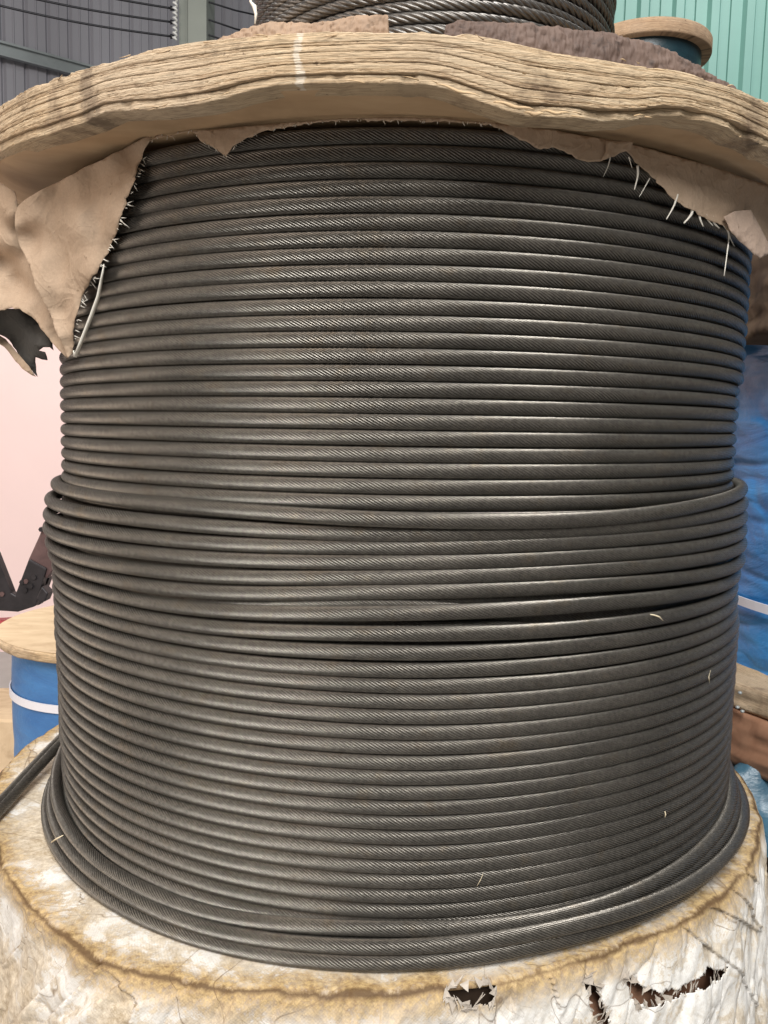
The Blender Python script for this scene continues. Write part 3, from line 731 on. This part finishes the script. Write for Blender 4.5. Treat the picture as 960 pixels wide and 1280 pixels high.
sheet_from_outline('paper_strip', topl + [(x, y, 1) for x, y in right_end + lowl], strip_depth, M_PAPER, 5, .0011, 3, 1.1)
# patch of lighter back side folded at the right end and one at the middle
def off_strip(x, y): return on_cyl(x, y, .4665 + max(0, (x-640)/320)*.0205 + max(0, (y-180)/130)*.004)
sheet_from_outline('folded_patch', [(757, 176), (792, 177), (788, 187, 1), (775, 191, 1), (762, 197, 1), (752, 200, 1), (757, 190)], off_strip, M_PAPER, 7, .0005, 9, .7)
sheet_from_outline('folded_patch', [(905, 271), (918, 264), (938, 262), (948, 282), (958, 300), (975, 322, 1), (962, 318, 1), (950, 323, 1), (938, 314, 1), (925, 302, 1), (912, 286, 1)], off_strip, mat_paper('pinkish_paper_back', (.44, .325, .25), (.52, .39, .31)), 7, .0006, 10, .8)
# big flap hanging at the left
flap_fn = lerp_depth([(190, 172, .835), (150, 192, .86), (100, 215, .885), (60, 236, .91), (20, 262, .945), (180, 230, .835), (160, 270, .845), (130, 335, .87), (110, 390, .90), (92, 445, .93), (60, 330, .915), (75, 395, .925), (35, 300, .955), (110, 280, .875), (50, 260, .92)])
sheet_from_outline('paper_flap', [(192, 168), (150, 190), (100, 213), (60, 234), (22, 258), (18, 268), (19, 285), (27, 308), (36, 330), (45, 358), (58, 385), (72, 412), (82, 434), (86, 448), (92, 441, 1), (93, 425, 1), (97, 398, 1), (104, 372, 1),
    (115, 352, 1), (125, 335, 1), (136, 312, 1), (144, 295, 1), (154, 268, 1), (165, 240, 1), (174, 215, 1), (181, 192, 1), (187, 180, 1)], flap_fn, M_PAPER, 4, .0030, 5, .9)
# inner shaded piece behind the flap
inner_fn = lerp_depth([(-20, 275, 1.02), (22, 262, .955), (20, 300, .985), (45, 345, .965), (70, 400, .945), (88, 444, .938), (0, 330, 1.04), (20, 350, 1.03), (0, 385, 1.0), (40, 395, .985), (60, 420, .955)])
sheet_from_outline('paper_flap', [(24, 260), (20, 240), (0, 228), (-60, 228), (-60, 400), (0, 388, 1), (10, 386, 1), (25, 386, 1), (40, 396, 1), (52, 411, 1), (64, 427, 1), (76, 440, 1), (86, 449), (84, 434), (74, 410), (60, 382), (47, 355), (38, 328), (29, 306), (22, 284)], inner_fn, M_PAPER, 4, .0030, 6, .9)
# torn lower-left scrap showing its dark backing, and its kraft rim
sc_fn = lerp_depth([(-30, 400, 1.03), (0, 395, 1.03), (30, 395, 1.02), (60, 430, 1.0), (45, 468, 1.05), (0, 420, 1.07), (20, 440, 1.06)])
sheet_from_outline('torn_scrap', [(-50, 386), (0, 386), (28, 386), (45, 400), (66, 428), (68, 438, 1), (62, 434, 1), (54, 434, 1), (48, 438, 1), (56, 440, 1), (60, 450, 1), (52, 449, 1), (44, 446, 1), (44, 458, 1), (45, 471, 1), (30, 455, 1), (10, 425, 1), (0, 418, 1), (-50, 405)], sc_fn, M_PAPER_BACK, 6, .003, 8, .7)
def sc2(x, y): return sc_fn(x, y)*.993
sheet_from_outline('torn_rim', [(-50, 410), (0, 419, 1), (8, 424, 1), (18, 436, 1), (30, 450, 1), (45, 471), (40, 469, 1), (28, 461, 1), (16, 446, 1), (6, 434, 1), (0, 430, 1), (-50, 424)], sc2, M_PAPER, 5, .001, 12, .6)
# fringe and threads
def thread(pts, r_, wd, end=.4):
    P = np.array([on_cyl(x, y, r_) if x > 95 else on_y(x, y, r_) for x, y in pts])
    t = np.linspace(0, len(P)-1, 10); Q = np.stack([hermite(t, range(len(P)), P[:, k]) for k in range(3)], -1) if len(P) > 2 else P[0]*(1-t[:, None]) + P[1]*t[:, None]
    n = len(Q); return tube(up(Q), wd*np.linspace(1, end, n), 5)
parts = [thread(p, .470 + (p[0][0]-700)/260*.013, wd) for p, wd in [
    (((763, 196), (760, 208), (754, 221)), .0006), (((797, 207), (797, 220), (793, 237)), .0013), (((812, 223), (806, 234), (799, 246)), .0006),
    (((847, 243), (842, 258), (833, 274)), .0012), (((866, 256), (864, 268), (855, 279)), .0019), (((874, 266), (875, 274), (879, 283)), .0014), (((882, 268), (886, 276), (891, 282)), .0013),
    (((890, 270), (893, 279), (899, 285)), .0016), (((898, 272), (903, 281)), .0011), (((904, 280), (911, 292), (909, 315), (905, 345)), .0012), (((911, 292), (914, 300), (918, 308)), .0006), (((786, 196), (790, 210)), .0007), (((873, 258), (881, 270)), .0012)]]
V, f = merge(parts); o = link('loose_thread', mesh('loose_thread', V, f), M_FIBRE, paper); o['kind'] = 'stuff'
# white ribbon hanging from the flap
A = [on_y(x, y, .868+.004*i) for i, (x, y) in enumerate([(130, 330), (126, 348), (121, 370), (113, 392), (106, 410), (99, 428), (92, 446)])]
B = [on_y(x, y, .872+.004*i) for i, (x, y) in enumerate([(131, 333), (128.5, 350), (125, 372), (118, 392), (110.5, 411), (103, 430), (96, 447)])]
V = up(np.array(A+B)); o = link('white_ribbon', mesh('white_ribbon', V, grid_faces(2, 7)), M_FIBRE, paper); s = o.modifiers.new('t', 'SOLIDIFY'); s.thickness = .0006
# small fringe along torn edges
parts = []
g = np.random.default_rng(4)
edge = [(x, y) for x, y in lowl if x < 640]
fl_edge = [(92, 441), (97, 398), (104, 372), (115, 352), (125, 335), (136, 312), (144, 295), (154, 268), (165, 240), (174, 215), (181, 192)]
for E_, fn, dens, ln in ((edge, strip_depth, 11, 5), (fl_edge, flap_fn, 6, 7)):
    for i in range(len(E_)-1):
        (x1, y1), (x2, y2) = E_[i], E_[i+1]; L = math.hypot(x2-x1, y2-y1)
        for k in range(int(L/dens)+1):
            t = g.uniform(); x = x1+(x2-x1)*t; y = y1+(y2-y1)*t; l = g.uniform(.3, 1)**2*ln
            dx, dy = (g.normal(0, .4), 1) if fn is strip_depth else (g.normal(.9, .3), g.normal(.5, .6))
            A = fn(x-dx, y-dy); B = fn(x+dx*l, y+dy*l)*.998; parts.append(tube(up([A, (A+B)/2, B]), [.0006, .0004, .0001], 4))
V, f = merge(parts); o = link('torn_fringe', mesh('torn_fringe', V, f), M_FIBRE, paper); o['kind'] = 'stuff'

# ================================================================ REEL STANDING ON TOP
upr = empty('upper_reel', (.07, D+.03, H+.31), 'reel of thick dark stranded rope standing on the top flange', 'cable reel')
UC = (.054, 1.26); UR = .252
# dirty broken bottom flange of that reel, following the ragged rim
def crust(name, x0, x1, seed, mat, h0, h1, rad=.522):
    n = 420; xs = np.linspace(x0, x1, n)
    base = np.array([phi_z(x, np.interp(x, [q[0] for q in top], [q[1] for q in top]), RF) for x in xs]); pz_ = np.radians(base[:, 0]); zb = base[:, 1] - .004
    hgt = np.interp(xs, *zip(*h0))*(.00068 + .00010*(x0 > 540)) + .0011*noise1(n, seed, ((9, 1), (23, .6), (60, .35)))
    t = np.minimum(np.minimum(np.arange(n), n-1-np.arange(n))/4., 1)
    hgt = np.maximum(hgt, .002)*t
    rows = []
    rn = .0008*noise2(base[:, 0]*.5, 0*xs, seed, 4, .6)
    for r, k in [(rad-.012, 0), (rad+.001, 0)] + [(rad-.004*q**3, q) for q in np.linspace(.08, 1, 12)] + [(rad-.012, 1.), (rad-.10, 1.)]:
        z = zb + hgt*k; rr_ = r + (rn if r > rad-.01 else 0) + .0014*noise2(base[:, 0]*1.9, z*620, seed+3, 5, .62)
        rows.append(np.stack([CX + rr_*np.sin(pz_), D - rr_*np.cos(pz_), z + H], -1))
    return link(name, mesh(name, np.vstack(rows), grid_faces(len(rows), n)), mat, upr)
crust('bottom_flange', 205, 486, 31, M_CRUST2, [(205, 3), (240, 12), (290, 22), (330, 28), (400, 26), (440, 30), (486, 30)], 0)
crust('bottom_flange', 470, 590, 33, M_CRUST2, [(470, 4), (520, 6), (560, 7), (590, 10)], 0)
crust('bottom_flange', 556, 990, 35, M_CRUST, [(556, 16), (575, 24), (640, 30), (700, 36), (760, 40), (800, 40), (860, 32), (900, 22), (960, 14), (990, 8)], 0)
# drum core and rope of the upper reel
def lathe(cx, cy, prof, n=72, wob=None):
    a = np.linspace(-math.pi, math.pi, n+1)[:-1]
    V = np.vstack([np.stack([cx + r*np.sin(a), cy - r*np.cos(a), 0*a + z + H], -1) for r, z in prof]); return V, grid_faces(len(prof), n, True)
V, f = lathe(*UC, [(.05, .335), (UR-.011, .335), (UR-.011, .86), (.05, .86)]); link('core', mesh('core', V, f), M_DARKWOOD, upr)
ra = .0068
upm = []
for k in range(38):
    z0 = .345 + k*.0132; n = 330
    a = np.linspace(-math.pi, math.pi, n); r_ = UR - ra + .0015*np.sin(a*3+k)
    zz_ = z0 + .0132*a/(2*math.pi) + (.0035*np.sin(a*1.5+.5) if k % 3 == 0 else 0)
    if k < 5:
        P = np.stack([UC[0] + r_*np.sin(a), UC[1] - r_*np.cos(a), zz_ - z0], -1)
        V, f = tube(up(P), ra, 36, 6, .42, -.075, caps=False); upm.append(mesh('rope_wrap', V, f))
    o = link('rope_wrap', upm[k if k < 5 else (k*2) % 5], M_ROPE2, upr); o.location = Vector((0, 0, z0))
V, f = lathe(*UC, [(.05, .87), (.36, .87), (.36, .91), (.05, .91)]); link('top_flange', mesh('top_flange', V, f, smooth=False), M_RIM2, upr)
# frayed plastic strip hanging at its left side
P = [on_y(x, y, 1.12) for x, y in ((316, -8), (313, 2), (318, 8), (320, 18), (319, 30))]
V, f = tube(up(P), [.0022, .0015, .003, .002, .001], 5); o = link('frayed_strip', mesh('frayed_strip', V, f), M_FIBRE); tag(o, 'frayed whitish plastic strip hanging beside the thick dark rope', 'strip')

# ================================================================ REEL FAR RIGHT BEHIND
br = empty('background_reel', (.65, 2.3, 0), 'reel with pale plywood flange and dark blue wrap before the teal wall', 'cable reel')
bc = (.65, 2.3); bz1 = float(on_y(790, 20, 2.135)[2]); bz0 = bz1 - .035
V, f = lathe(*bc, [(.05, bz0), (.168, bz0), (.170, bz0+.004), (.170, bz1-.004), (.167, bz1), (.05, bz1)], 96)
uvv = np.stack([np.arctan2(V[:, 0]-bc[0], bc[1]-V[:, 1])*.17, V[:, 2]], -1); link('top_flange', mesh('top_flange', V, f, uvv), M_RIM3, br)
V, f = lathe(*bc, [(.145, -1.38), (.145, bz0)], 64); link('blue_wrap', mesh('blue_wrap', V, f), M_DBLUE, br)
V, f = lathe(*bc, [(.05, -1.45), (.17, -1.45), (.17, -1.38), (.05, -1.38)], 64); link('bottom_flange', mesh('bottom_flange', V, f, smooth=False), M_DARKWOOD, br)

# ================================================================ BLUE REEL AT THE RIGHT
rc = (1.118, 1.658)
rb = empty('blue_wrapped_reel', (rc[0], rc[1], 0), 'large reel wrapped in bright blue tarp at the right edge', 'cable reel')
def tarp_body(cx, cy, r, z0, z1, amp, seed, n=260, m=160):
    a = np.linspace(-math.pi, math.pi, n+1)[:-1]; z = np.linspace(z0, z1, m); A_, Z_ = np.meshgrid(a, z)
    w1 = noise2(A_*1.3+Z_*2, Z_*14, seed, 4, .55); rr_ = r + amp*w1 - amp*.9*np.exp(-np.abs(noise2(A_*1.1, Z_*9, seed+4, 3))*7)
    V = np.stack([cx + rr_*np.sin(A_), cy - rr_*np.cos(A_), Z_ + H], -1).reshape(-1, 3); return V, grid_faces(m, n, True)
V, f = tarp_body(*rc, .42, -.455, .20, .005, 3); link('tarp', mesh('tarp', V, f), M_BLUE, rb)
def band(cx, cy, r, z, h, tilt=0, th=.003):
    a = np.linspace(-math.pi, math.pi, 97)[:-1]; rows = []
    for rr_, dz in ((r, -h/2), (r+th, -h/2), (r+th, h/2), (r, h/2)): rows.append(np.stack([cx + rr_*np.sin(a), cy - rr_*np.cos(a), z + dz + tilt*np.sin(a) + H], -1))
    return np.vstack(rows), grid_faces(4, 96, True)
V, f = band(*rc, .429, -.335, .017, -.01); link('strap', mesh('strap', V, f, smooth=False), M_STRAP, rb)
def ragged(cx, cy, r, z0, z1, amp, seed, rin=.1, n=300, m=14, zamp=.0):
    a = np.linspace(-math.pi, math.pi, n+1)[:-1]; rows = []
    rows.append(np.stack([cx + rin*np.sin(a), cy - rin*np.cos(a), 0*a + z0 + H], -1)); uvs = [np.stack([a*r, 0*a], -1)]
    for t in np.linspace(0, 1, m):
        zz_ = z0 + (z1-z0)*t + zamp*noise2(a*6, 0*a+t*.5, seed+8, 4, .6)*(1-t)
        rr_ = r + amp*noise2(a*5, zz_*50, seed, 5, .6) - .004*(2*t-1)**6
        rows.append(np.stack([cx + rr_*np.sin(a), cy - rr_*np.cos(a), zz_ + H], -1)); uvs.append(np.stack([a*r, zz_], -1))
    rows.append(np.stack([cx + rin*np.sin(a), cy - rin*np.cos(a), 0*a + z1 + H], -1)); uvs.append(np.stack([a*r, 0*a+.1], -1))
    return np.vstack(rows), grid_faces(len(rows), n, True), np.vstack(uvs)
V, f, u_ = ragged(*rc, .50, .168, .34, .010, 8, zamp=.010); link('top_flange', mesh('top_flange', V, f, u_), M_DARKWOOD, rb)
V, f, u_ = ragged(*rc, .505, -.50, -.452, .003, 9); link('bottom_flange', mesh('bottom_flange', V, f, u_), M_RIM2, rb)
V, f, u_ = ragged(*rc, .512, -.60, -.503, .006, 10, zamp=.008); o = link('bottom_flange', mesh('bottom_flange', V, f, u_), M_REDWOOD, rb); o['label'] = 'lower reddish brown flange board'
for x, y in ((922, 884), (928, 889), (925, 866)):
    P = on_cyl(x, y, .517, *rc); V, f = lathe(P[0], P[1], [(.0005, P[2]-.003), (.003, P[2]-.002), (.004, P[2]), (.003, P[2]+.002), (.0005, P[2]+.003)], 10)
    link('nail', mesh('nail', V, f), M_GALV, rb)
# support under it
V, f = lathe(*rc, [(.38, -1.45), (.38, -.60)], 48); o = link('drum', mesh('drum', V, f), M_DARKWOOD, rb)
# crumpled blue scrap
n = 60; U, W = np.meshgrid(np.linspace(0, 1, n), np.linspace(0, 1, n))
X = .50 + .42*U; Yy = 1.28 + .32*W; Z = -.60 + .035*noise2(U*5, W*4, 5, 4) - .10*(1-W) + .05*U
Vv = np.stack([X, Yy, Z + H], -1).reshape(-1, 3); ff = grid_faces(n, n)
o = link('blue_tarp_scrap', mesh('blue_tarp_scrap', Vv, ff), mat_tarp('grey_blue_tarp', (.03, .08, .12), (.06, .14, .20), (.015, .03, .045))); o.modifiers.new('t', 'SOLIDIFY').thickness = .001
tag(o, 'crumpled dull blue tarp scrap low beside the bottom flange', 'tarp')

# ================================================================ SMALL BLUE REEL AT THE LEFT
lc = (-.65, 2.10)
lb_ = empty('small_blue_reel', (lc[0], lc[1], 0), 'small reel in blue wrap with pale plywood lid at the left', 'cable reel')
V, f, u_ = ragged(*lc, .312, -.543, -.520, .002, 21, rin=.02, m=8)
link('top_flange', mesh('top_flange', V, f, u_), M_RIM2, lb_)
V, f = lathe(*lc, [(.02, -.5185), (.307, -.5185), (.307, -.5195)], 96); link('lid_face', mesh('lid_face', V, f, smooth=False), M_PLYTOP, lb_)
V, f = tarp_body(*lc, .275, -1.40, -.543, .0015, 13, 160, 120); link('blue_wrap', mesh('blue_wrap', V, f), M_BLUE2, lb_)
V, f = band(*lc, .2785, -.655, .019, .012); link('strap', mesh('strap', V, f, smooth=False), M_STRAP, lb_)
V, f = lathe(*lc, [(.05, -1.45), (.312, -1.45), (.312, -1.40), (.05, -1.40)], 64); link('bottom_flange', mesh('bottom_flange', V, f, smooth=False), M_REDWOOD, lb_)

# ================================================================ MACHINE ARM
MY = 2.75
arm = empty('black_machine', tuple(up(on_y(0, 760, MY))), 'black steel machine arm with bolted elbow before the pink wall', 'machine')
def plate(name, pts, Y, th, mat, parent=arm):
    V, f = extrude_poly([on_y(x, y, Y) for x, y in pts], (0, th, 0)); o = link(name, mesh(name, up(V), f, smooth=False), mat, parent); bevel(o, .004); return o
plate('elbow_plate', [(-30, 690), (-6, 690), (14, 741), (19, 744), (36, 699), (58, 711), (44, 758), (22, 765), (8, 764), (-30, 762)], MY, .035, M_BLACK)
plate('arm_plate', [(35, 701), (50, 668), (52, 661), (62, 660), (75, 664), (80, 690), (58, 724), (52, 716)], MY+.01, .03, M_RUST)
plate('back_plate', [(28, 735), (40, 712), (62, 722), (50, 756), (30, 760)], MY+.05, .03, M_BLACK)
plate('end_lug', [(48, 741), (52, 733), (60, 742), (56, 752), (49, 754), (45, 748)], MY-.01, .05, M_BLACK)
for x, y in ((32, 727), (38, 733), (31, 738), (27, 728), (42, 722), (2, 743), (51, 662)):
    P = on_y(x, y, MY-.006); V, f = tube(up([P, P+[0, .02, 0]]), .0085, 6); link('bolt', mesh('bolt', V, f, smooth=False), M_RUST if x in (32, 2) else M_BLACK, arm)
rm = link('red_machine', *[(lambda VF: mesh('red_machine', up(VF[0]), VF[1], smooth=False))(extrude_poly([on_y(x, y, MY+.05) for x, y in [(-60, 779), (0, 776), (22, 774), (30, 778), (10, 800), (-60, 800)]], (0, .06, 0)))], M_RED)
bevel(rm, .01); tag(rm, 'red painted machine base under the black arm', 'machine')
V, f = extrude_poly([on_y(x, y, 3.1) for x, y in [(-80, 900), (40, 900), (40, 1010), (-80, 1010)]], (0, .4, 0)); o = link('pale_crate', mesh('pale_crate', up(V), f, smooth=False), M_PLYTOP)
tag(o, 'pale wooden crate glimpsed at the left edge behind the small blue reel', 'crate'); bevel(o, .01)

# ================================================================ STRAW BITS
def bit(pts, r_, wd, lb):
    P = [on_cyl(x, y, r_) for x, y in pts]; n = len(P)
    V, f = tube(up(P), [wd*.6] + [wd]*(n-2) + [wd*.4], 5); o = link('straw_bit', mesh('straw_bit', V, f), M_STRAW); tag(o, lb, 'straw', 'straw bits on the rope')
bit([(64, 1053), (70, 1049), (79, 1044)], .4935, .0010, 'pale wood splinter lying across the loose lower coils at left')
bit([(813, 768), (818, 769), (824, 771), (829, 776)], .4735, .0008, 'pale straw fleck on the raised rope row at right')
bit([(831, 1014), (832, 1018), (831, 1022)], .475, .0007, 'tiny white fleck on the lower rope rows at right')
bit([(888, 838), (886, 846), (887, 854)], .4765, .0005, 'thin pale fibre caught near the right edge of the rope')
bit([(596, 1108), (600, 1101), (604, 1092)], .471, .0003, 'hair thin straw fibre on the lower middle rope rows')
